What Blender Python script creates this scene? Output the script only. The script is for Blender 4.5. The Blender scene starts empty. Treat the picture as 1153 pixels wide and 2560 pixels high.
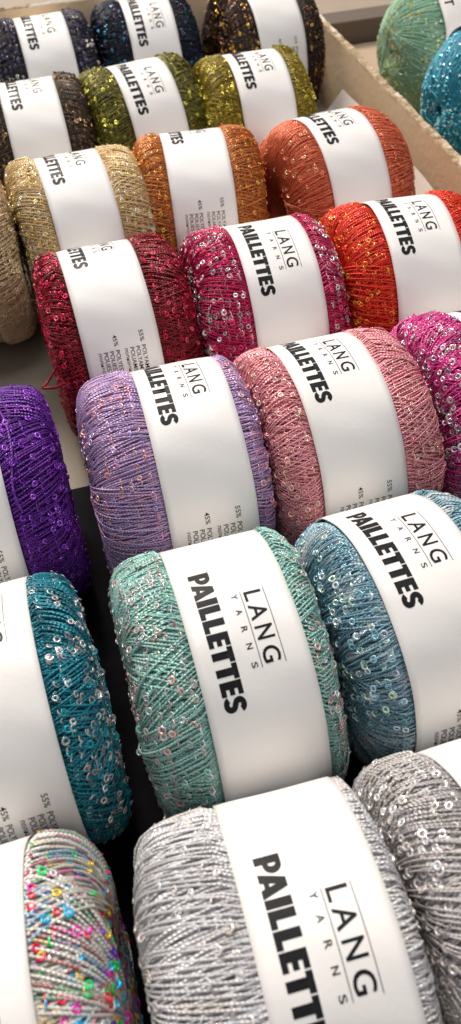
import bpy, bmesh, math, random
import numpy as np
from math import sin, cos, pi, radians

random.seed(7)
scene = bpy.context.scene
COL = scene.collection

# ------------------------------------------------------------------ frame of the place
CAM_H = 0.2355                       # camera height over the tray floor (m)
BAND_R = 0.0350
BAND_W = 0.0268
BALL_R = 0.0349
U = radians(13.3)                    # direction of the rows of balls
AX = np.array([cos(U), sin(U), 0.0])     # along a row
NX = np.array([-sin(U), cos(U), 0.0])    # from row to row, away from the viewer


def W(a, b, z=0.0):
    p = AX * a + NX * b
    return (p[0], p[1], z)


# ------------------------------------------------------------------ small helpers
def link(o, parent=None):
    COL.objects.link(o)
    if parent is not None:
        o.parent = parent
    return o


def tag(o, label=None, cat=None, group=None, kind=None):
    if label: o['label'] = label
    if cat: o['category'] = cat
    if group: o['group'] = group
    if kind: o['kind'] = kind
    return o


def empty(name, loc, rz=0.0):
    o = bpy.data.objects.new(name, None)
    o.empty_display_size = 0.02
    o.location = loc
    o.rotation_euler = (0, 0, rz)
    return link(o)


def mesh_np(name, verts, quads, smooth=True, attrs=None, uv=None):
    """verts (n,3), quads (m,4) -> mesh; attrs {name: (n,)} on points; uv (n,2) per vertex"""
    verts = np.asarray(verts, np.float32); quads = np.asarray(quads, np.int32)
    me = bpy.data.meshes.new(name)
    me.vertices.add(len(verts)); me.vertices.foreach_set('co', verts.ravel())
    me.loops.add(quads.size); me.loops.foreach_set('vertex_index', quads.ravel())
    me.polygons.add(len(quads))
    k = quads.shape[1]
    me.polygons.foreach_set('loop_start', np.arange(len(quads), dtype=np.int32) * k)
    me.polygons.foreach_set('loop_total', np.full(len(quads), k, np.int32))
    me.polygons.foreach_set('use_smooth', np.full(len(quads), smooth, bool))
    if uv is not None:
        l = me.uv_layers.new(name='UVMap')
        l.data.foreach_set('uv', np.asarray(uv, np.float32)[quads.ravel()].ravel())
    for n, v in (attrs or {}).items():
        a = me.attributes.new(n, 'FLOAT', 'POINT')
        a.data.foreach_set('value', np.asarray(v, np.float32))
    me.update(calc_edges=True)
    return me


# ------------------------------------------------------------------ materials
def lin(c):
    c = c / 255.0
    return c / 12.92 if c <= 0.04045 else ((c + 0.055) / 1.055) ** 2.4


def rgb(r, g, b, k=1.0):
    return (min(lin(r) * k, .95), min(lin(g) * k, .95), min(lin(b) * k, .95), 1.0)


class NT:
    def __init__(s, name):
        s.m = bpy.data.materials.new(name); s.m.use_nodes = True
        s.t = s.m.node_tree; s.n = s.t.nodes
        s.b = s.n['Principled BSDF']
    def add(s, kind, **kw):
        n = s.n.new(kind)
        for k, v in kw.items(): setattr(n, k, v)
        return n
    def l(s, a, b): s.t.links.new(a, b)
    def val(s, n, k, v): n.inputs[k].default_value = v
    def math(s, op, a, b=None, c=None):
        n = s.add('ShaderNodeMath', operation=op)
        for i, x in enumerate((a, b, c)):
            if x is None: continue
            if isinstance(x, (int, float)): n.inputs[i].default_value = x
            else: s.l(x, n.inputs[i])
        return n.outputs[0]
    def mix(s, f, a, b, blend='MIX'):
        n = s.add('ShaderNodeMix', data_type='RGBA', blend_type=blend)
        for i, x in ((0, f), (6, a), (7, b)):
            if isinstance(x, (int, float, tuple)): n.inputs[i].default_value = x
            else: s.l(x, n.inputs[i])
        return n.outputs[2]
    def ramp(s, f, pts, interp='LINEAR'):
        n = s.add('ShaderNodeValToRGB'); n.color_ramp.interpolation = interp
        e = n.color_ramp.elements
        while len(e) < len(pts): e.new(.5)
        for x, (p, c) in zip(e, pts): x.position = p; x.color = c
        s.l(f, n.inputs[0]); return n.outputs[0]
    def noise(s, scale, detail=2, vec=None, rough=.5):
        n = s.add('ShaderNodeTexNoise'); n.inputs['Scale'].default_value = scale
        n.inputs['Detail'].default_value = detail; n.inputs['Roughness'].default_value = rough
        if vec is None:
            vec = s.add('ShaderNodeTexCoord').outputs['Object']
        s.l(vec, n.inputs['Vector']); return n.outputs['Fac']
    def bump(s, h, dist, strength=1.0):
        n = s.add('ShaderNodeBump'); n.inputs['Strength'].default_value = strength
        n.inputs['Distance'].default_value = dist
        s.l(h, n.inputs['Height']); s.l(n.outputs[0], s.b.inputs['Normal']); return n


def yarn_mat(name, c1, c2, mixw=.35, rough=.42, metal=.15, multi=False):
    """chain-stitched lurex yarn: two filament colours, twist relief"""
    s = NT(name)
    at = s.add('ShaderNodeAttribute', attribute_name='tint').outputs['Fac']
    uv = s.add('ShaderNodeUVMap').outputs[0]
    sep = s.add('ShaderNodeSeparateXYZ'); s.l(uv, sep.inputs[0])
    u, v = sep.outputs[0], sep.outputs[1]           # u: millimetres along the strand, v: round it
    ph = s.math('ADD', s.math('MULTIPLY', u, 6.6), s.math('MULTIPLY', v, 2 * pi))
    tw = s.math('SINE', ph)
    twn = s.math('MULTIPLY_ADD', tw, .5, .5)
    nz = s.noise(160, 3)
    f = s.math('ADD', s.math('MULTIPLY', at, .7), s.math('MULTIPLY', s.math('SUBTRACT', nz, .5), 1.5))
    f2 = s.math('ADD', f, s.math('MULTIPLY', twn, .15))
    fac = s.ramp(f2, [(max(0, .95 - mixw - .18), (0, 0, 0, 1)), (min(1, .95 - mixw + .25), (1, 1, 1, 1))])
    col = s.mix(fac, c1, c2)
    if multi:
        cell = s.math('FLOOR', s.math('MULTIPLY', u, .16))
        comb = s.add('ShaderNodeCombineXYZ'); s.l(cell, comb.inputs[0]); s.l(s.math('MULTIPLY', at, 91.7), comb.inputs[1])
        wn = s.add('ShaderNodeTexWhiteNoise', noise_dimensions='2D'); s.l(comb.outputs[0], wn.inputs['Vector'])
        w = c1
        pts = [(0, w), (.50, rgb(205, 60, 140)), (.57, w), (.62, rgb(70, 150, 190)), (.70, w), (.74, rgb(80, 60, 120)),
               (.80, rgb(205, 170, 80)), (.85, w), (.88, rgb(70, 150, 100)), (.93, rgb(150, 40, 60)), (.97, w)]
        mc = s.ramp(wn.outputs['Value'], pts, 'CONSTANT')
        col = s.mix(.75, col, mc)
    hs = s.add('ShaderNodeHueSaturation')
    s.l(s.math('MULTIPLY_ADD', at, .55, .85), hs.inputs['Value']); s.l(col, hs.inputs['Color'])
    s.l(hs.outputs[0], s.b.inputs['Base Color'])
    s.val(s.b, 'Roughness', rough); s.val(s.b, 'Metallic', metal); s.val(s.b, 'Specular IOR Level', .6)
    s.bump(twn, .00016, .8)
    return s.m


def sequin_mat(name, cols, metal=.4, rough=.15):
    s = NT(name)
    g = s.add('ShaderNodeNewGeometry').outputs['Random Per Island']
    n = len(cols)
    cols = [tuple(min(.9, x * 1.3) for x in c[:3]) + (1,) for c in cols]
    col = s.ramp(g, [(i / n, c) for i, c in enumerate(cols)], 'CONSTANT')
    s.l(col, s.b.inputs['Base Color'])
    s.val(s.b, 'Metallic', metal); s.val(s.b, 'Roughness', rough); s.val(s.b, 'Specular IOR Level', .8)
    s.val(s.b, 'Thin Film Thickness', 380.0)
    return s.m


def paper_mat():
    s = NT('band_paper')
    col = s.mix(s.noise(35, 2), (.79, .765, .74, 1), (.835, .81, .785, 1))
    s.l(col, s.b.inputs['Base Color'])
    s.val(s.b, 'Roughness', .38); s.val(s.b, 'Specular IOR Level', .45)
    h = s.math('ADD', s.noise(900, 3), s.math('MULTIPLY', s.noise(60, 2), 2.5))
    s.bump(h, .00009, .5)
    return s.m


def ink_mat():
    s = NT('black_ink')
    s.val(s.b, 'Base Color', (.012, .012, .014, 1)); s.val(s.b, 'Roughness', .42)
    s.val(s.b, 'Specular IOR Level', .12)
    return s.m


def simple(name, c, rough=.6, spec=.3, n1=60, amt=.12, bump=.0, n2=400):
    s = NT(name)
    c2 = tuple(min(1, x * (1 + amt)) for x in c[:3]) + (1,)
    c1 = tuple(x * (1 - amt) for x in c[:3]) + (1,)
    f = s.ramp(s.noise(n1, 5, rough=.65), [(.3, (0, 0, 0, 1)), (.7, (1, 1, 1, 1))])
    s.l(s.mix(f, c1, c2), s.b.inputs['Base Color'])
    s.val(s.b, 'Roughness', rough); s.val(s.b, 'Specular IOR Level', spec)
    if bump: s.bump(s.noise(n2, 4, rough=.6), bump, 1.0)
    return s.m


def cardboard_mat(name='cardboard'):
    s = NT(name)
    big = s.noise(18, 4, rough=.6); fine = s.noise(420, 4, rough=.7)
    c = s.mix(s.ramp(big, [(.35, (0, 0, 0, 1)), (.7, (1, 1, 1, 1))]), rgb(232, 202, 164), rgb(238, 214, 182))
    c = s.mix(s.ramp(fine, [(.70, (0, 0, 0, 1)), (.80, (1, 1, 1, 1))]), c, rgb(214, 184, 148))
    s.l(c, s.b.inputs['Base Color']); s.val(s.b, 'Roughness', .75); s.val(s.b, 'Specular IOR Level', .25)
    s.bump(s.noise(300, 4), .0003, .6)
    return s.m


def edge_mat():
    s = NT('torn_cardboard_edge')
    f = s.noise(260, 5, rough=.75)
    g = s.noise(40, 3)
    c = s.ramp(f, [(.36, rgb(112, 88, 60)), (.5, rgb(160, 138, 108)), (.66, rgb(196, 178, 150))])
    c = s.mix(s.ramp(g, [(.58, (0, 0, 0, 1)), (.62, (1, 1, 1, 1))]), c, rgb(210, 198, 182))
    s.l(c, s.b.inputs['Base Color']); s.val(s.b, 'Roughness', .85)
    s.bump(f, .0003, .6)
    return s.m


PAPER = paper_mat(); INK = ink_mat()
CARD = cardboard_mat(); EDGE = edge_mat()


# ------------------------------------------------------------------ the wound ball
def shape(d, lift, a, R, n, dimple, lump_seed=0, pinch=True):
    """unit directions d (...,3) -> points on the barrel, lifted along the radius"""
    x = d[..., 0]; q = np.sqrt(d[..., 1] ** 2 + d[..., 2] ** 2) + 1e-9
    if not np.isscalar(a): a = np.where(x < 0, a[0], a[1])
    s = 1.0 / ((np.abs(x) / a) ** n + (q / R) ** n) ** (1.0 / n)
    X = x * s; Q = q * s
    X = X * (1 - dimple * np.exp(-(Q / (.30 * R)) ** 2))
    th = np.arctan2(d[..., 1], d[..., 2])
    k = lump_seed
    lump = .010 * np.sin(2 * th + k + 3 * x) + .008 * np.sin(3 * th + 2.1 * k - 4 * x) + .006 * np.sin(5 * th + k * 1.7 + 6 * x)
    ln = np.sqrt(X * X + Q * Q)
    f = 1 + lump + lift / ln
    X = X * f; Q = Q * f
    if pinch:
        lim = BAND_R - .00145 + np.clip((np.abs(X) - BAND_W / 2 - .0001) / .0016, 0, 1) * .0040
        lim = lim + np.clip(lift * .10, -.0005, .0)
        Q = np.minimum(Q, lim)
    return np.stack([X, Q * d[..., 1] / (np.sqrt(d[..., 1] ** 2 + d[..., 2] ** 2) + 1e-9),
                     Q * d[..., 2] / (np.sqrt(d[..., 1] ** 2 + d[..., 2] ** 2) + 1e-9)], -1)


def tubes(P, Nrm, rad, sides, tint, closed=True, dist=None):
    """P (k,m,3) centre lines -> verts, quads, uv, tint; rad (k,m)"""
    k, m, _ = P.shape
    T = np.roll(P, -1, 1) - np.roll(P, 1, 1) if closed else np.gradient(P, axis=1)
    T /= np.linalg.norm(T, axis=-1, keepdims=True) + 1e-12
    B = np.cross(T, Nrm); B /= np.linalg.norm(B, axis=-1, keepdims=True) + 1e-12
    N = np.cross(B, T)
    an = np.arange(sides) * 2 * pi / sides
    V = P[:, :, None, :] + rad[:, :, None, None] * (np.cos(an)[None, None, :, None] * N[:, :, None, :] + np.sin(an)[None, None, :, None] * B[:, :, None, :])
    seg = np.linalg.norm(np.diff(P, axis=1), axis=-1)
    L = np.concatenate([np.zeros((k, 1)), np.cumsum(seg, 1)], 1) * 1000
    uv = np.stack([np.repeat(L[:, :, None], sides, 2), np.broadcast_to((np.arange(sides) / sides)[None, None, :], (k, m, sides))], -1)
    idx = np.arange(k * m * sides).reshape(k, m, sides)
    mm = m if closed else m - 1
    i0 = idx[:, :mm]; i1 = np.roll(idx, -1, 1)[:, :mm]
    q = np.stack([i0, np.roll(i0, -1, 2), np.roll(i1, -1, 2), i1], -1).reshape(-1, 4)
    t = np.repeat(np.repeat(np.asarray(tint)[:, None], m, 1)[:, :, None], sides, 2)
    return V.reshape(-1, 3), q, uv.reshape(-1, 2), t.ravel()


def build_ball(seed, cap=(.013, .013), a=None, R=BALL_R, n=8, dimple=.14, alpha=(12, 22), n_seq=900, seq=('ring', .00094, .44),
               space=.00084, rad=.00025, pinch=True, m=100, tilt=.38, top_share=.8):
    rng = np.random.default_rng(seed)
    if a is None: a = (BAND_W / 2 + cap[0], BAND_W / 2 + cap[1])
    am = a if np.isscalar(a) else (a[0] + a[1]) / 2
    al, ph, lift, tint = [], [], [], []
    lay = []
    for layer in range(3):
        base, sp, asc = ((-.0011, .95, .8), (-.0004, 1.0, .55), (.0003, 1.35, 1.0))[layer]
        phi = rng.uniform(0, 2 * pi); end = phi + 2 * pi; start = phi
        while phi < end:
            cnt = rng.integers(7, 22)
            a0 = radians(rng.uniform(*alpha)) * asc * (1 if rng.random() < .8 else .55)
            skip = layer == 2 and rng.random() > top_share
            pk = rng.uniform(-.00012, .00012); hue = rng.uniform(0, .3)
            for j in range(cnt):
                phi += sp * space / R * rng.normal(1.0, .22)
                if skip: continue
                al.append(a0 + rng.normal(0, .014)); ph.append(phi); lay.append(layer)
                lift.append(base + pk + .0004 * (phi - start) / (2 * pi) + rng.normal(0, .00006))
                tint.append(hue + rng.random() * .4 + .3 * rng.random() ** 2)
    lay = np.array(lay)
    al, ph, lift, tint = map(np.array, (al, ph, lift, tint))
    # a denser sampling of the shoulders than of the flanks
    t = np.linspace(0, 2 * pi, m, endpoint=False)
    k = len(al)
    wob = sum(rng.normal(0, .0022, (k, 1)) * np.sin(t[None] * f + rng.uniform(0, 6.3, (k, 1))) for f in (3, 7, 13, 23))
    A = al[:, None] + 0 * t[None]; PH = ph[:, None] + wob
    T = t[None] + 0 * A
    e1 = np.stack([np.cos(A), np.sin(A) * np.cos(PH), np.sin(A) * np.sin(PH)], -1)
    e2 = np.stack([0 * A, -np.sin(PH), np.cos(PH)], -1)
    D = np.cos(T)[..., None] * e1 + np.sin(T)[..., None] * e2
    LF = lift[:, None] + .00012 * np.sin(T * 17 + rng.uniform(0, 6, (k, 1)))
    stray = (rng.random(k) < .10)[:, None] * rng.uniform(.0004, .0013, (k, 1))     # strands that stand off a little
    tc = rng.uniform(0, 2 * pi, (k, 1)); LF = LF + stray * np.exp(-((np.angle(np.exp(1j * (T - tc)))) / .22) ** 2)
    P = shape(D, LF, a, R, n, dimple, seed, pinch)
    N0 = D * np.array([R / am, 1, 1])[None, None]
    N0 = N0 / np.linalg.norm(N0, axis=-1, keepdims=True)
    RD = rad * (1 + .10 * np.sin(T * 31 + rng.uniform(0, 6, (k, 1))))
    V, Q, UV, TI = tubes(P, N0, RD, 4, tint)
    # dark heart of the ball below the strands (part of the same winding)
    th = np.linspace(0, pi, 41); fi = np.linspace(0, 2 * pi, 73)[:-1]
    TH, FI = np.meshgrid(th, fi, indexing='ij')
    DC = np.stack([np.cos(TH), np.sin(TH) * np.cos(FI), np.sin(TH) * np.sin(FI)], -1)
    C = shape(DC, -.0014 + 0 * TH, a, R, n, dimple, seed, pinch)
    idx = np.arange(41 * 72).reshape(41, 72) + len(V)
    qc = np.stack([idx[:-1], np.roll(idx[:-1], -1, 1), np.roll(idx[1:], -1, 1), idx[1:]], -1).reshape(-1, 4)
    V = np.concatenate([V, C.reshape(-1, 3)]); Q = np.concatenate([Q, qc])
    UV = np.concatenate([UV, np.zeros((41 * 72, 2))]); TI = np.concatenate([TI, np.zeros(41 * 72)])
    yarn = mesh_np('yarn_winding', V, Q, True, {'tint': TI}, UV)
    # sequins threaded on the strands
    kind, r0, hole = seq
    cand_k = rng.integers(0, k, n_seq * 4); cand_t = rng.integers(0, m, n_seq * 4)
    pos = P[cand_k, cand_t]; nr = N0[cand_k, cand_t]
    ok = (lay[cand_k] >= 1) & ((lay[cand_k] == 1) | (rng.random(len(cand_k)) < .45))
    if pinch: ok &= np.abs(pos[:, 0]) > BAND_W / 2 + .0013
    pos = pos[ok][:n_seq]; nr = nr[ok][:n_seq]
    c = len(pos)
    nr = nr + rng.normal(0, tilt * (.6 if kind == 'ring' else .35), (c, 3)); nr /= np.linalg.norm(nr, axis=-1, keepdims=True)
    up = rng.normal(0, 1, (c, 3)); t1 = np.cross(nr, up); t1 /= np.linalg.norm(t1, axis=-1, keepdims=True); t2 = np.cross(nr, t1)
    outw = pos / np.linalg.norm(pos, axis=-1, keepdims=True)
    cen = pos + outw * (rad * .9 if kind == 'ring' else .0007)
    size = r0 * rng.uniform(.85, 1.15, c)
    if kind == 'ring':
        S = 10; an = np.arange(S) * 2 * pi / S
        rings = []
        for rr, hh in ((1.0, .00006), (.72, .00013), (hole, .0), (hole * 1.05, -.00008), (.72, .00003), (1.0, -.00003)):
            rings.append(cen[:, None] + size[:, None, None] * rr * (np.cos(an)[None, :, None] * t1[:, None] + np.sin(an)[None, :, None] * t2[:, None]) + hh * nr[:, None])
        VS = np.stack(rings, 1)              # c, 6, S, 3
        ix = np.arange(c * 6 * S).reshape(c, 6, S)
        nx = np.roll(ix, -1, 1)
        QS = np.stack([ix, nx, np.roll(nx, -1, 2), np.roll(ix, -1, 2)], -1).reshape(-1, 4)
        sq = mesh_np('sequins', VS.reshape(-1, 3), QS, True)
    else:                                    # little folded triangular sequins
        pts = np.array([(-1, .9, 0), (0, .25, .35), (1, .9, 0), (0, -1.0, .12)])
        p2 = np.concatenate([pts, pts - np.array([0, 0, .12])])
        t1 = np.tile(np.array([[0.3, -.95, 0.0]]), (c, 1)) + rng.normal(0, .25, (c, 3)); t1 -= nr * (t1 * nr).sum(1, keepdims=True)
        t1 /= np.linalg.norm(t1, axis=-1, keepdims=True); t2 = np.cross(nr, t1)
        VS = cen[:, None] + size[:, None, None] * (p2[None, :, 0:1] * t1[:, None] + p2[None, :, 1:2] * t2[:, None] + p2[None, :, 2:3] * nr[:, None])
        base = np.array([(0, 1, 3, 3), (1, 2, 3, 3)])
        f = [(0, 3, 2, 1), (4, 5, 6, 7), (0, 1, 5, 4), (1, 2, 6, 5), (2, 3, 7, 6), (3, 0, 4, 7)]
        QS = (np.arange(c)[:, None, None] * 8 + np.array(f)[None]).reshape(-1, 4)
        sq = mesh_np('sequins', VS.reshape(-1, 3), QS, False)
    return yarn, sq


# ------------------------------------------------------------------ paper band and its print
def build_band(R=BAND_R, w=BAND_W, seed=0, thick=.00028):
    """a closed paper sleeve with thickness, faintly wavy"""
    M, K = 360, 15
    th = np.arange(M) * 2 * pi / M; vv = np.linspace(-w / 2, w / 2, K)
    TH, VV = np.meshgrid(th, vv, indexing='ij')
    rr = band_radius(TH, VV, R, seed)
    def ring(extra): return np.stack([VV, -(rr + extra) * np.sin(TH), (rr + extra) * np.cos(TH)], -1)
    V = np.concatenate([ring(0).reshape(-1, 3), ring(-thick).reshape(-1, 3)])
    i = np.arange(M * K).reshape(M, K); j = np.roll(i, -1, 0); o = M * K
    q = [np.stack([i[:, :-1], i[:, 1:], j[:, 1:], j[:, :-1]], -1).reshape(-1, 4),
         np.stack([i[:, :-1] + o, j[:, :-1] + o, j[:, 1:] + o, i[:, 1:] + o], -1).reshape(-1, 4),
         np.stack([i[:, 0], j[:, 0], j[:, 0] + o, i[:, 0] + o], -1), np.stack([i[:, -1], i[:, -1] + o, j[:, -1] + o, j[:, -1]], -1)]
    return mesh_np('paper_band', V, np.concatenate(q), True)


def band_radius(th, v, R, seed):
    e = (np.abs(v) / (BAND_W / 2)) ** 4
    return R + .00016 * np.sin(3 * th + seed) + .00010 * np.sin(7 * th + 2 * seed + v * 160) + .00005 * np.sin(17 * th + 5 * seed - v * 260) + e * (.00016 * np.sin(5 * th + seed * 3) + .00008 * np.sin(11 * th + seed) - .00012)


def poly_curve(polys, name):
    cu = bpy.data.curves.new(name, 'CURVE'); cu.dimensions = '2D'; cu.fill_mode = 'BOTH'
    for p in polys:
        s = cu.splines.new('POLY'); s.points.add(len(p) - 1)
        for pt, (x, y) in zip(s.points, p): pt.co = (x, y, 0, 1)
        s.use_cyclic_u = True
    o = bpy.data.objects.new(name, cu); COL.objects.link(o)
    dg = bpy.context.evaluated_depsgraph_get(); dg.update()
    me = bpy.data.meshes.new_from_object(o.evaluated_get(dg))
    bpy.data.objects.remove(o); bpy.data.curves.remove(cu)
    return me


def text_mesh(body, offset=0.0):
    cu = bpy.data.curves.new('lettering', 'FONT'); cu.body = body; cu.size = 1.0; cu.offset = offset
    cu.resolution_u = 4
    o = bpy.data.objects.new('lettering', cu); COL.objects.link(o)
    dg = bpy.context.evaluated_depsgraph_get(); dg.update()
    me = bpy.data.meshes.new_from_object(o.evaluated_get(dg))
    bpy.data.objects.remove(o); bpy.data.curves.remove(cu)
    return me


def arc(cx, cy, rx, ry, a0, a1, n=14):
    return [(cx + rx * cos(radians(a0 + (a1 - a0) * i / n)), cy + ry * sin(radians(a0 + (a1 - a0) * i / n))) for i in range(n + 1)]


def heavy_letters():
    """extra-bold geometric capitals, cap height 1: name -> (width, polygons)"""
    L = {}
    st = .31
    L['I'] = (st, [[(0, 0), (st, 0), (st, 1), (0, 1)]])
    L['L'] = (.56, [[(0, 0), (.56, 0), (.56, .25), (st, .25), (st, 1), (0, 1)]])
    L['E'] = (.57, [[(0, 0), (.57, 0), (.57, .235), (st, .235), (st, .385), (.55, .385), (.55, .615), (st, .615), (st, .765), (.57, .765), (.57, 1), (0, 1)]])
    L['T'] = (.62, [[(.155, 0), (.465, 0), (.465, .745), (.62, .745), (.62, 1), (0, 1), (0, .745), (.155, .745)]])
    L['P'] = (.66, [[(0, 0), (st, 0), (st, .29), (.36, .29)] + arc(.36, .645, .33, .355, -90, 90) + [(0, 1)],
                    [(st, .50)] + arc(.345, .645, .085, .135, -90, 90, 8) + [(st, .79)]])
    L['A'] = (.88, [[(0, 0), (.31, 0), (.355, .15), (.525, .15), (.57, 0), (.88, 0), (.60, 1), (.28, 1)],
                    [(.385, .35), (.495, .35), (.44, .60)]])
    # S: a thick stroke along two arcs
    path = arc(.33, .715, .195, .17, 12, 205, 12) + [(.16, .60), (.25, .535), (.40, .465), (.475, .40)] + arc(.29, .285, .205, .17, 22, -168, 12)
    path = [(x, y) for x, y in path]
    half = [.125] * len(path)
    lft, rgt = [], []
    for i, (x, y) in enumerate(path):
        x0, y0 = path[max(0, i - 1)]; x1, y1 = path[min(len(path) - 1, i + 1)]
        dx, dy = x1 - x0, y1 - y0; ln = math.hypot(dx, dy) or 1
        h = half[i]
        lft.append((x - dy / ln * h, y + dx / ln * h)); rgt.append((x + dy / ln * h, y - dx / ln * h))
    L['S'] = (.62, [lft + rgt[::-1]])
    return L


def flat_label():
    """everything printed, flat: x = reading direction (mm), y = up (mm)"""
    bm = bmesh.new()
    def put(me, x0, x1, y0, y1, keep_aspect=False):
        co = np.zeros(len(me.vertices) * 3, np.float32); me.vertices.foreach_get('co', co); co = co.reshape(-1, 3)
        mn, mx = co.min(0), co.max(0)
        sy = (y1 - y0) / max(mx[1] - mn[1], 1e-6); sx = sy if keep_aspect else (x1 - x0) / max(mx[0] - mn[0], 1e-6)
        co[:, 0] = x0 + (co[:, 0] - mn[0]) * sx; co[:, 1] = y0 + (co[:, 1] - mn[1]) * sy
        me.vertices.foreach_set('co', co.ravel()); bm.from_mesh(me); bpy.data.meshes.remove(me)
    def rect(x0, x1, y0, y1):
        v = [bm.verts.new((x, y, 0)) for x, y in ((x0, y0), (x1, y0), (x1, y1), (x0, y1))]; bm.faces.new(v)
    HL = heavy_letters()
    x = 0; items = []
    for ch in 'PAILLETTES':
        w, polys = HL[ch]
        if ch == 'A': x -= .10
        items.append((x, w, polys)); x += w + .055 - (.03 if ch == 'A' else 0)
    tot = x - .055; sx = 36.0 / tot; sy = 5.2
    for x0, w, polys in items:
        me = poly_curve(polys, 'lettering')
        xs = [p[0] for q in polys for p in q]; ys = [p[1] for q in polys for p in q]
        put(me, (x0 + min(xs)) * sx, (x0 + max(xs)) * sx, -9.2 + min(ys) * sy, -9.2 + max(ys) * sy)
    # LANG between two hairlines, YARNS below
    rect(9.0, 27.8, 7.25, 7.42); rect(9.0, 27.8, 1.55, 1.72)
    for ch, a, b in (('L', 9.3, 12.0), ('A', 13.0, 17.0), ('N', 18.4, 21.7), ('G', 23.4, 27.2)):
        put(text_mesh(ch, .012), a, b, 2.35, 6.6)
    for ch, a in (('Y', 9.3), ('A', 13.4), ('R', 17.7), ('N', 21.8), ('S', 26.2)):
        put(text_mesh(ch, .012), a, a + 1.35, -.75, .75)
    # fibre content
    rows = [('55%', 63.4, 67.2, 6.6), ('POLYAMID /', 68.6, 80.5, 6.6), ('POLYAMIDE /', 68.6, 81.4, 4.5), ('POLIAMIDA', 68.6, 79.8, 2.4),
            ('полиамид / 锦纶', 68.6, 84.5, .3), ('45%', 63.4, 67.2, -2.7), ('POLYESTER', 68.6, 79.6, -2.7), ('POLIESTERE', 68.6, 80.4, -4.8),
            ('POLIESTER', 68.6, 79.2, -6.9), ('полиэстр / 涤纶', 68.6, 83.4, -9.0)]
    for body, a, b, y in rows:
        if any(ord(c) > 0x3000 for c in body): body = body.split('/')[0] + '/'; b = a + 10.6
        low = body[0] == 'п'
        put(text_mesh(body, .004), a, b, y, y + (1.5 if not low else 1.55))
    for xx in np.arange(-1, 86, 1.1):
        bmesh.ops.bisect_plane(bm, geom=bm.verts[:] + bm.edges[:] + bm.faces[:], plane_co=(xx, 0, 0), plane_no=(1, 0, 0), dist=1e-5)
    bmesh.ops.triangulate(bm, faces=bm.faces[:])
    me = bpy.data.meshes.new('flat'); bm.to_mesh(me); bm.free()
    co = np.zeros(len(me.vertices) * 3, np.float32); me.vertices.foreach_get('co', co)
    tri = np.zeros(len(me.polygons) * 3, np.int32); me.polygons.foreach_get('vertices', tri)
    bpy.data.meshes.remove(me)
    return co.reshape(-1, 3)[:, :2] * .001, tri.reshape(-1, 3)


LAB_CO, LAB_TRI = flat_label()


def print_mesh(theta0, seed, which, R=BAND_R):
    tri = LAB_TRI[(LAB_CO[LAB_TRI[:, 0], 0] < .05) == (which == 0)]
    used, inv = np.unique(tri, return_inverse=True); tri = inv.reshape(-1, 3)
    u = LAB_CO[used, 0]; v = LAB_CO[used, 1]
    th = radians(theta0) + u / R
    r = band_radius(th, v, R, seed) + .00007
    V = np.stack([v, -r * np.sin(th), r * np.cos(th)], -1)
    # keep the winding facing outwards
    a, b, c = V[tri[:, 0]], V[tri[:, 1]], V[tri[:, 2]]
    nn = np.cross(b - a, c - a); flip = (nn * np.stack([0 * a[:, 0], a[:, 1], a[:, 2]], -1)).sum(1) < 0
    tri = tri.copy(); tri[flip] = tri[flip][:, ::-1]
    return mesh_np('printed_name', V, tri, True)


# ------------------------------------------------------------------ prototypes of the winding
K = dict(
    wide=build_ball(11, (.0150, .0066), alpha=(20, 30), n_seq=6200, dimple=.12),
    wideb=build_ball(21, (.0150, .0112), alpha=(18, 30), n_seq=6200, dimple=.16),
    confetti=build_ball(31, (.015, .0140), alpha=(16, 28), n_seq=3800, dimple=.32, space=.00112, rad=.00036, n=4.6),
    silver=build_ball(34, (.0195, .0045), alpha=(9, 11), n_seq=2200, n=8, dimple=.08, top_share=1.0, space=.00092, rad=.00029),
    even=build_ball(14, (.0190, .0065), alpha=(6, 13), n_seq=3600, n=8, dimple=.10, top_share=.92),
    mida=build_ball(12, (.0122, .0145), alpha=(14, 24), n_seq=5000),
    midb=build_ball(22, (.0130, .0160), alpha=(14, 24), n_seq=5200),
    pincha=build_ball(13, (.0150, .0180), alpha=(7, 13), n_seq=1300, n=4.6, dimple=.30),
    pinchb=build_ball(23, (.0115, .0150), alpha=(7, 15), n_seq=4200, n=4.2, dimple=.40),
    densea=build_ball(15, (.0102, .0155), alpha=(12, 26), n_seq=8500, tilt=.4, seq=('ring', .00096, .38)),
    denseb=build_ball(25, (.0162, .0095), alpha=(12, 26), n_seq=8000, tilt=.4, seq=('ring', .00100, .40)),
    scaly=build_ball(16, (.0160, .0130), alpha=(12, 24), n_seq=9500, tilt=.5, seq=('ring', .00095, .16)),
    vee=build_ball(17, a=.040, R=.0372, n=2.35, dimple=.10, alpha=(8, 20), n_seq=3200, seq=('vee', .00095, 0), space=.0009, rad=.00042, pinch=False),
)

G = rgb
pale = [G(178, 160, 156), G(150, 158, 158), G(190, 180, 170), G(132, 124, 128), G(210, 210, 210)]
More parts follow.
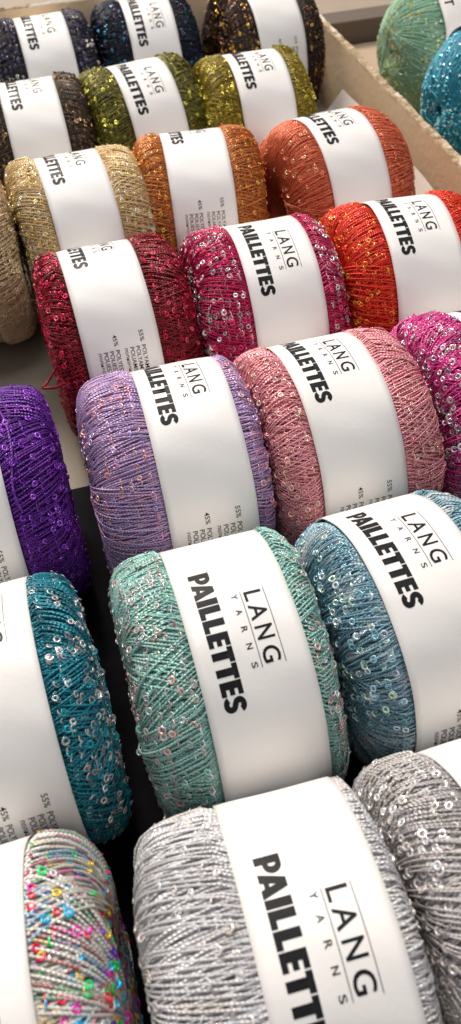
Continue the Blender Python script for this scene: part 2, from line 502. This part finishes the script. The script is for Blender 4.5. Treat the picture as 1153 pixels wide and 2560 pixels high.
# name: x, y, yaw, winding, spin, P-start angle, yarn colours, mix, sequin colours (the dark balls end on a bright one, a painted glint), label
BALLS = [
 ('silver', .0124, .0449, 11.8, 'silver', 40, -22, G(204, 203, 205), G(184, 177, 170), .35, [G(235, 235, 240), G(215, 210, 205), G(200, 190, 180)],
  'silvery white glitter yarn ball nearest the viewer, its band cut by the bottom edge'),
 ('grey', .0612, .0562, 14, 'midb', 120, -30, G(188, 184, 184), G(170, 164, 160), .4, [G(210, 205, 200), G(190, 180, 172), G(225, 222, 220)],
  'taupe grey glitter yarn ball in the bottom right corner'),
 ('pano', -.0530, .0350, 14, 'confetti', 75, -22, G(206, 204, 196), G(150, 175, 165), .3,
  [G(240, 40, 165), G(30, 165, 225), G(30, 195, 95), G(235, 180, 30), G(95, 60, 170), G(215, 30, 55), G(225, 225, 220)],
  'white yarn ball with multicoloured confetti sequins in the bottom left corner'),
 ('seafoam', -.0004, .1174, 13.8, 'wide', 200, -15, G(142, 188, 180), G(164, 188, 172), .35, pale + [G(150, 200, 185), G(220, 170, 165)],
  'pale seafoam green yarn ball with clear ring sequins between the teal and light blue balls'),
 ('lblue', .0455, .1277, 16, 'pinchb', 10, -37, G(112, 154, 170), G(186, 192, 196), .42, [G(150, 190, 200), G(200, 210, 215), G(190, 210, 190), G(120, 170, 190)],
  'light blue and silver yarn ball with its strands drawn into a pinched end'),
 ('teal', -.0604, .1055, 15.5, 'wideb', 300, -45, G(12, 120, 138), G(14, 84, 98), .4, pale + [G(40, 130, 140), G(60, 150, 160)],
  'dark teal yarn ball with silvery ring sequins at the left edge'),
 ('purple', -.0813, .1809, 14, 'midb', 60, -39, G(86, 20, 130), G(108, 28, 140), .3, [G(130, 50, 180), G(150, 80, 190), G(90, 30, 130)],
  'deep violet purple yarn ball at the left edge above the teal one'),
 ('lilac', -.0121, .1931, 12.5, 'even', 150, -40, G(178, 150, 194), G(208, 162, 184), .4, [G(215, 150, 150), G(225, 170, 160), G(200, 140, 170), G(180, 160, 210)],
  'lilac yarn ball with rosy sequins, right of the deep violet ball'),
 ('pink', .0329, .2020, 14.3, 'mida', 250, -37, G(228, 154, 164), G(212, 138, 138), .4, [G(225, 160, 150), G(215, 150, 150), G(235, 190, 170)],
  'dusty rose pink yarn ball between the lilac and the magenta ball'),
 ('magenta', .0923, .2151, 13, 'denseb', 30, -52, G(205, 52, 136), G(224, 112, 164), .35, pale + [G(220, 120, 170), G(210, 90, 150)],
  'bright magenta sequin yarn ball cut by the right edge, right of the dusty pink one'),
 ('darkred', -.0424, .2664, 14.9, 'densea', 110, -53, G(118, 5, 22), G(146, 12, 28), .35, [G(165, 14, 34), G(140, 8, 26), G(110, 8, 20), G(190, 36, 54), G(215, 80, 105)],
  'dark ruby red sequin yarn ball standing beside the bare tray floor'),
 ('fuchsia', .0192, .2767, 11.8, 'denseb', 220, -17, G(190, 22, 86), G(160, 15, 60), .35, pale + [G(215, 60, 110), G(200, 40, 100), G(225, 130, 150)],
  'raspberry fuchsia yarn ball with pale ring sequins between ruby and orange balls'),
 ('orange', .0732, .2882, 9.0, 'midb', 20, -26, G(222, 52, 22), G(200, 40, 24), .35, [G(235, 120, 40), G(220, 60, 30), G(235, 160, 60)],
  'fiery orange red yarn ball at the right edge'),
 ('cream', -.1150, .3230, 14, 'midb', 70, 150, G(205, 178, 142), G(190, 160, 125), .4, [G(225, 200, 150)],
  'cream beige yarn ball, only its right end showing at the left edge'),
 ('beige', -.0594, .3407, 16.5, 'midb', 170, -38, G(216, 188, 142), G(194, 156, 98), .4, [G(235, 210, 140), G(225, 190, 110), G(245, 235, 200)],
  'pale golden beige yarn ball above the ruby red ball'),
 ('copper', -.0078, .3557, 7.4, 'mida', 330, -53, G(184, 104, 44), G(204, 138, 64), .35, [G(225, 140, 50), G(205, 115, 40), G(240, 180, 90)],
  'copper brown yarn ball behind the raspberry fuchsia ball'),
 ('salmon', .0540, .3664, 18, 'pincha', 95, -35, G(214, 108, 74), G(200, 98, 64), .35, [G(220, 130, 90), G(235, 170, 120)],
  'terracotta salmon yarn ball beside the cardboard tray wall'),
 ('dkbrown', -.0866, .4193, 14, 'scaly', 45, -32, G(64, 50, 40), G(90, 72, 58), .35, [G(110, 85, 62), G(90, 75, 65), G(70, 58, 50), G(150, 115, 75), G(96, 78, 60), G(215, 180, 120)],
  'dark bronze brown sequin yarn ball at the left edge'),
 ('olive', -.0341, .4353, 20, 'scaly', 260, -11, G(96, 92, 30), G(120, 112, 50), .35, [G(120, 112, 36), G(100, 96, 30), G(140, 128, 50), G(84, 80, 28), G(205, 205, 80)],
  'dark olive green sequin yarn ball behind the copper ball'),
 ('brolive', .0229, .4403, 12.5, 'wideb', 140, -23, G(134, 116, 16), G(116, 102, 20), .35, [G(160, 138, 30), G(130, 112, 20), G(225, 205, 80)],
  'bright mossy olive gold yarn ball behind the terracotta salmon ball'),
 ('black', -.0904, .5070, 14.9, 'scaly', 10, -21, G(40, 38, 52), G(58, 52, 70), .35, [G(84, 78, 100), G(62, 56, 72), G(44, 40, 54), G(130, 120, 140), G(74, 66, 84), G(205, 200, 170)],
  'black sequin yarn ball with a violet sheen in the top left corner'),
 ('blackteal', -.0338, .5266, 13, 'scaly', 200, -7, G(16, 22, 34), G(28, 30, 46), .35, [G(22, 32, 48), G(30, 50, 70), G(60, 44, 54), G(24, 24, 34), G(36, 44, 60), G(90, 160, 190)],
  'blue black sequin yarn ball, middle of the back row of three'),
 ('blackgold', .0347, .5364, 16, 'scaly', 310, -46, G(46, 34, 30), G(64, 48, 38), .35, [G(96, 66, 44), G(70, 50, 38), G(50, 40, 42), G(130, 92, 50), G(110, 76, 44), G(220, 170, 70)],
  'black and bronze sequin yarn ball in the back corner of the tray'),
]


def make_ball(name, x, y, yaw, kind, spin, th0, c1, c2, mw, sc, label, idx):
    root = empty('yarn_ball', (x, y, 0.0357), radians(yaw))
    root.scale = (1, 1.03, 1.0)
    tag(root, label, 'yarn ball', 'yarn balls in the cardboard tray')
    ym = yarn_mat('yarn_' + name, c1, c2, mw, multi=(name == 'pano'),
                  metal=.25 if kind != 'scaly' else .35)
    if kind == 'scaly': sm = sequin_mat('sequin_' + name, sc, metal=.6, rough=.17)
    else: sm = sequin_mat('sequin_' + name, sc)
    for nm, me, mt in (('yarn_winding', K[kind][0], ym), ('sequins', K[kind][1], sm)):
        if not me.materials: me.materials.append(mt)
        o = link(bpy.data.objects.new(nm, me), root)
        o.rotation_euler = (radians(spin), 0, pi if name in ('orange', 'grey') else 0)
        o.material_slots[0].link = 'OBJECT'; o.material_slots[0].material = mt
        if nm == 'sequins': o['kind'] = 'stuff'
    bm_ = build_band(seed=idx * 1.3); bm_.materials.append(PAPER)
    band = link(bpy.data.objects.new('paper_band', bm_), root)
    for which, nm in enumerate(('printed_name', 'fibre_lettering')):
        pm = print_mesh(th0, idx * 1.3, which); pm.materials.append(INK)
        link(bpy.data.objects.new(nm, pm), band)
    return root


ROOTS = {}
for i, b in enumerate(BALLS):
    ROOTS[b[0]] = (make_ball(*b, i), b)


# loose ends of yarn standing off three balls (parts of them)
def loose(key, pts, r=.00042, seq_at=(), name='loose_thread'):
    root, b = ROOTS[key]
    p = np.array(pts, float) * .001
    # smooth resample (Catmull-Rom)
    q = []
    for i in range(len(p) - 1):
        p0, p1, p2, p3 = p[max(i - 1, 0)], p[i], p[i + 1], p[min(i + 2, len(p) - 1)]
        for t in np.linspace(0, 1, 10, endpoint=False):
            q.append(.5 * ((2 * p1) + (-p0 + p2) * t + (2 * p0 - 5 * p1 + 4 * p2 - p3) * t * t + (-p0 + 3 * p1 - 3 * p2 + p3) * t ** 3))
    q.append(p[-1]); P = np.array(q)[None]
    N0 = np.tile(np.array([0.2, -.3, 1.0]), (1, P.shape[1], 1))
    rad = r * (1 + .25 * np.sin(np.arange(P.shape[1]) * 1.9))[None]
    V, Q, UV, TI = tubes(P, N0, rad, 6, [.7], closed=False)
    me = mesh_np(name, V, Q, True, {'tint': TI}, UV)
    me.materials.append(bpy.data.materials['yarn_' + key])
    o = link(bpy.data.objects.new(name, me), root)
    if seq_at:
        VS, QS = [], []
        rng = random.Random(5); S = 12
        for s in seq_at:
            c = P[0][int(s * (P.shape[1] - 1))]
            n = np.array([rng.uniform(-.5, .5), -.5 + rng.uniform(-.3, .3), .8]); n /= np.linalg.norm(n)
            t1 = np.cross(n, [0, 0, 1.0]); t1 /= np.linalg.norm(t1); t2 = np.cross(n, t1); base = len(VS)
            for rr, hh in ((.00105, .00005), (.00042, .0), (.00042, -.0001), (.00105, -.00006)):
                for k in range(S):
                    a = 2 * pi * k / S; VS.append(c + rr * (cos(a) * t1 + sin(a) * t2) + hh * n + n * .0004)
            for ring in range(4):
                for k in range(S):
                    QS.append((base + ring * S + k, base + ((ring + 1) % 4) * S + k, base + ((ring + 1) % 4) * S + (k + 1) % S, base + ring * S + (k + 1) % S))
        sm = mesh_np('sequins', VS, QS, True); sm.materials.append(bpy.data.materials['sequin_' + key])
        so = link(bpy.data.objects.new('sequins', sm), o); so['kind'] = 'stuff'


# local: x along the ball's axis, y away from the viewer, z up (mm from the ball's centre)
loose('teal', [(20, 14, 24), (24.0, 8, 21), (25.8, -2, 18), (25.8, -12, 13), (24.6, -21, 7), (20, -27, -2)], seq_at=(.22, .35, .45, .55, .65, .72, .8, .88, .95))
loose('teal', [(21, 10, 24), (24.6, 3, 21), (25.4, -6, 16), (24.5, -17, 10), (20, -25, 3)], seq_at=(.3, .6))
loose('darkred', [(-19, -24, 18), (-25, -27, 12), (-28, -28, 9), (-30, -29, 8), (-28, -30, 8), (-24, -30, 8), (-15, -30.5, 12)], r=.0005)
loose('lblue', [(-23, -2, 8), (-23.5, -12, 3), (-21, -22, 3), (-17, -28, 8), (-14.5, -30, 12)], seq_at=(.93,))
loose('purple', [(13.8, 8, 35.2), (17, -2, 36.5), (17.5, -12, 34.0), (15.5, -22, 28), (16.5, -27, 23)], r=.0004, seq_at=(.3, .6))
loose('pano', [(18, 26, 20), (23, 18, 20), (26.5, 8, 17), (27, 0, 12), (26.5, -10, 6)], r=.00042)

# ------------------------------------------------------------------ the two balls in the next tray
BIG_R = .0374
def big_ball(x, y, yaw, spin, c1, c2, sc, label, nm, th_t):
    root = empty('yarn_ball', (x, y, .0375), radians(yaw))
    tag(root, label, 'yarn ball', 'yarn balls in the next tray')
    ym = yarn_mat('yarn_' + nm, c1, c2, .35, rough=.6, metal=0)
    sm = sequin_mat('sequin_' + nm, sc, metal=.2, rough=.25)
    for n_, me, mt in (('yarn_winding', K['vee'][0], ym), ('sequins', K['vee'][1], sm)):
        if not me.materials: me.materials.append(mt)
        o = link(bpy.data.objects.new(n_, me), root); o.rotation_euler = (radians(spin), 0, 0)
        o.material_slots[0].link = 'OBJECT'; o.material_slots[0].material = mt
        if n_ == 'sequins': o['kind'] = 'stuff'
    b_ = build_band(R=.0384, seed=3.1, w=.042); b_.materials.append(PAPER)
    band = link(bpy.data.objects.new('paper_band', b_), root)
    if th_t is not None:
        R = .0384
        me = text_mesh('T', .03); co = np.zeros(len(me.vertices) * 3, np.float32); me.vertices.foreach_get('co', co); co = co.reshape(-1, 3)
        co -= co.min(0); co *= .0052 / co[:, 1].max()
        th = radians(th_t) + co[:, 0] / R; v = co[:, 1] - .0185
        r = band_radius(th, v, R, 3.1) + .00004
        me.vertices.foreach_set('co', np.stack([v, -r * np.sin(th), r * np.cos(th)], -1).astype(np.float32).ravel())
        me.materials.clear(); me.materials.append(INK)
        link(bpy.data.objects.new('printed_lettering', me), band)
    return root


big_ball(.1440, .5330, 14, 20, G(140, 186, 156), G(160, 198, 172), [G(235, 220, 130), G(200, 230, 200), G(225, 235, 220), G(220, 200, 100)],
         'mint green yarn ball with golden flecks in the tray beyond the wall', 'green', 33)
big_ball(.1550, .4530, 16, 120, G(20, 130, 155), G(50, 160, 185), [G(140, 215, 235), G(90, 190, 225), G(200, 240, 245)],
         'turquoise blue yarn ball with pale blue flecks in the tray beyond the wall', 'blue', None)


# ------------------------------------------------------------------ tray, liner, surfaces
def box_bm(bm, a0, a1, b0, b1, z0, z1):
    vs = [bm.verts.new(W(a, b, z)) for z in (z0, z1) for a, b in ((a0, b0), (a1, b0), (a1, b1), (a0, b1))]
    for f in ((3, 2, 1, 0), (4, 5, 6, 7), (0, 1, 5, 4), (1, 2, 6, 5), (2, 3, 7, 6), (3, 0, 4, 7)):
        bm.faces.new([vs[i] for i in f])
    return vs


def obj_bm(name, bm, mat, parent=None, bevel=0.0, smooth=False):
    bmesh.ops.recalc_face_normals(bm, faces=bm.faces[:])
    me = bpy.data.meshes.new(name); bm.to_mesh(me); bm.free(); me.materials.append(mat)
    if smooth:
        for p in me.polygons: p.use_smooth = True
    o = link(bpy.data.objects.new(name, me), parent)
    if bevel:
        md = o.modifiers.new('bevel', 'BEVEL'); md.width = bevel; md.segments = 2
    return o


TABLE = simple('table_surface', rgb(150, 136, 122), .5, .3, 12, .10, .0002)
bm = bmesh.new(); box_bm(bm, -1.5, 2.0, -.8, 2.4, -.03, -.004)
tag(obj_bm('table_top', bm, TABLE), kind='structure')

tray = empty('cardboard_tray', W(.02, .26, -.004))
tag(tray, 'shallow cardboard tray with torn rim holding the rows of sequin yarn balls', 'tray')
tray_inv = tray.matrix_world
FLOORM = simple('tray_floor_board', rgb(134, 123, 108), .6, .3, 25, .07, .0001, 300)
bx = -np.array(W(.02, .26, -.004))


def tray_part(name, bm, mat, **kw):
    bmesh.ops.translate(bm, verts=bm.verts[:], vec=tuple(bx))
    return obj_bm(name, bm, mat, tray, **kw)


bm = bmesh.new(); box_bm(bm, -.22, .196, -.10, .556, -.0035, 0.0)
tray_part('base', bm, FLOORM)


def rim_wall(along, fixed, lo, hi, height, thick, seed, name):
    """corrugated wall with a ragged top edge"""
    rng = random.Random(seed); n = int((hi - lo) / .0022)
    bm = bmesh.new(); cols = []
    jag = 0
    for i in range(n + 1):
        t = lo + (hi - lo) * i / n
        jag = .85 * jag + rng.uniform(-.00022, .00022)
        h = height + jag - (.0006 if rng.random() < .08 else 0)
        h2 = height + jag * .5 + rng.uniform(-.0006, .0004)
        dx = rng.uniform(-.00018, .00018)
        ring = []
        for (o, z) in ((0, 0), (0, height - .0022), (dx, h - .0006), (.0007 + dx, h), (thick * .45, h - .0007 + rng.uniform(-.0004, .0003)), (thick - .0006, h2), (thick + dx, h2 - .0006), (thick, height - .0024), (thick, 0)):
            p = W(fixed + o, t, z) if along == 'b' else W(t, fixed + o, z)
            ring.append(bm.verts.new(p))
        cols.append(ring)
    for c0, c1 in zip(cols, cols[1:]):
        for k in range(8):
            f = bm.faces.new((c0[k], c0[k + 1], c1[k + 1], c1[k]))
            f.material_index = 1 if 2 <= k <= 5 else 0
    for c in (cols[0], cols[-1]): bm.faces.new(c)
    bmesh.ops.translate(bm, verts=bm.verts[:], vec=tuple(bx))
    bmesh.ops.recalc_face_normals(bm, faces=bm.faces[:])
    me = bpy.data.meshes.new(name); bm.to_mesh(me); bm.free(); me.materials.append(CARD); me.materials.append(EDGE)
    return link(bpy.data.objects.new(name, me), tray)


rim_wall('b', .1965, -.10, .5545, .0452, .0042, 3, 'side_wall')
rim_wall('a', .5565, -.22, .2010, .0640, .0042, 4, 'back_wall')

# added black sheet, deepens the shade between the balls of the front rows
BLACK = simple('gap_shade_black', (.010, .009, .011, 1), .95, .08, 80, .2, .0001)
bm = bmesh.new(); box_bm(bm, -.21, .192, -.09, .228, .0003, .0011)
tag(obj_bm('gap_shade_sheet', bm, BLACK), 'added black sheet on the tray floor, deepening the shade under the front rows of balls', 'shade sheet')

# white paper liner along the wall
LINER = simple('liner_paper', rgb(200, 188, 178), .5, .3, 30, .03, .0001, 200)


def sheet(name, rows, mat, thick=.0004):
    """rows: list of rows of (a,b,z) -> sheet with thickness"""
    P = np.array([[W(*p) for p in r] for r in rows]); R_, C_, _ = P.shape
    du = np.gradient(P, axis=1); dv = np.gradient(P, axis=0); n = np.cross(du, dv); n /= np.linalg.norm(n, axis=-1, keepdims=True) + 1e-12
    V = np.concatenate([P.reshape(-1, 3), (P - n * thick).reshape(-1, 3)]); o = R_ * C_
    i = np.arange(o).reshape(R_, C_)
    q = [np.stack([i[:-1, :-1], i[:-1, 1:], i[1:, 1:], i[1:, :-1]], -1).reshape(-1, 4)]
    q.append(q[0][:, ::-1] + o)
    for e in (i[0], i[-1], i[:, 0], i[:, -1]):
        q.append(np.stack([e[:-1], e[1:], e[1:] + o, e[:-1] + o], -1))
    me = mesh_np(name, V, np.concatenate(q), False); me.materials.append(mat)
    bm = bmesh.new(); bm.from_mesh(me); bmesh.ops.recalc_face_normals(bm, faces=bm.faces[:]); bm.to_mesh(me); bm.free()
    return link(bpy.data.objects.new(name, me))


rows = []
for k in range(7):
    t = k / 6
    rows.append([(.166 + .026 * t ** .8 + .0008 * sin(b * 90), b, .0012 + .026 * t) for b in np.linspace(.20, .47, 40)])
tag(sheet('paper_liner', rows, LINER), 'long white paper liner leaning on the tray side wall', 'paper')
rows = []
for k in range(9):
    t = k / 8
    rows.append([(.150 + .034 * s, .545 - .05 * s * s - .004 * t * s, .001 + (.048 - .012 * s) * t) for s in np.linspace(0, 1, 14)])
tag(sheet('paper_flap', rows, LINER), 'white paper flap standing in the back corner of the tray', 'paper')

# the neighbouring tray floor and the dark strip beyond it
bm = bmesh.new(); box_bm(bm, .2035, .62, .10, .600, -.0035, -.0005)
tag(obj_bm('neighbour_board', bm, simple('beige_board', rgb(168, 148, 126), .55, .3, 14, .08, .0002)),
    'beige board under the mint green and turquoise balls beyond the tray wall', 'board')
bm = bmesh.new(); box_bm(bm, .2035, .62, .604, .625, -.0035, .014)
tag(obj_bm('board_rail', bm, simple('grey_rail', rgb(96, 84, 74), .5, .3, 14, .08), bevel=.001),
    'dark grey rail behind the beige board at the top edge', 'rail')

# ------------------------------------------------------------------ light
wd = bpy.data.worlds.new('World'); scene.world = wd; wd.use_nodes = True
bg = wd.node_tree.nodes['Background']
bg.inputs[0].default_value = (.99, .975, 1.0, 1); bg.inputs[1].default_value = .33


def area(name, loc, target, size, power, col, size_y=None):
    l = bpy.data.lights.new(name, 'AREA'); l.energy = power; l.color = col; l.shape = 'RECTANGLE'
    l.size = size; l.size_y = size_y or size
    o = bpy.data.objects.new(name, l); o.location = loc
    d = np.array(target) - np.array(loc)
    import mathutils
    o.rotation_euler = mathutils.Vector(d).to_track_quat('-Z', 'Y').to_euler()
    return link(o)


area('ceiling_panel_back', (-.80, 2.3, 2.1), (0.02, .25, 0), .80, 104, (1, .90, .79))
area('added_cool_light', (-.02, .36, .80), (0.0, .10, 0), .30, 1.7, (.90, .95, 1.0))  # cool lamp added close overhead to whiten the tops of the nearest balls
for i, (x, y, z, p) in enumerate([(-.75, 1.25, 1.7, 5), (.9, 1.1, 1.7, 5), (.1, 1.1, 1.9, 5), (-.35, .55, 1.7, 3.2), (.5, .5, 1.7, 3.2), (-1.0, .3, 1.5, 3), (1.1, .2, 1.5, 3)]):  # small lamps added so the sequins catch hard glints
    l = bpy.data.lights.new('glint_lamp', 'POINT'); l.energy = p; l.shadow_soft_size = .028; l.color = (1, .94, .87)
    o = bpy.data.objects.new('glint_lamp', l); o.location = (x, y, z); link(o)

# ------------------------------------------------------------------ camera
import mathutils
pt, rl = 0.8537164, -0.0523411
right0 = np.array([1, 0, 0.0]); down0 = np.array([0, -sin(pt), -cos(pt)]); fwd = np.array([0, cos(pt), -sin(pt)])
right = cos(rl) * right0 - sin(rl) * down0
down = sin(rl) * right0 + cos(rl) * down0
cam = bpy.data.cameras.new('Camera'); co = bpy.data.objects.new('Camera', cam); link(co)
M = mathutils.Matrix(((right[0], -down[0], -fwd[0], 0), (right[1], -down[1], -fwd[1], 0), (right[2], -down[2], -fwd[2], CAM_H), (0, 0, 0, 1)))
co.matrix_world = M
cam.sensor_fit = 'VERTICAL'; cam.sensor_height = 36.0; cam.lens = 2100 / 2560 * 36
cam.clip_start = .005; cam.clip_end = 20
cam.dof.use_dof = True; cam.dof.focus_distance = .25; cam.dof.aperture_fstop = 23
scene.camera = co
scene.view_settings.view_transform = 'Standard'; scene.view_settings.look = 'None'
scene.view_settings.exposure = 0.05; scene.view_settings.gamma = 1
scene.cycles.max_bounces = 6; scene.cycles.use_denoising = True
scene.render.film_transparent = False
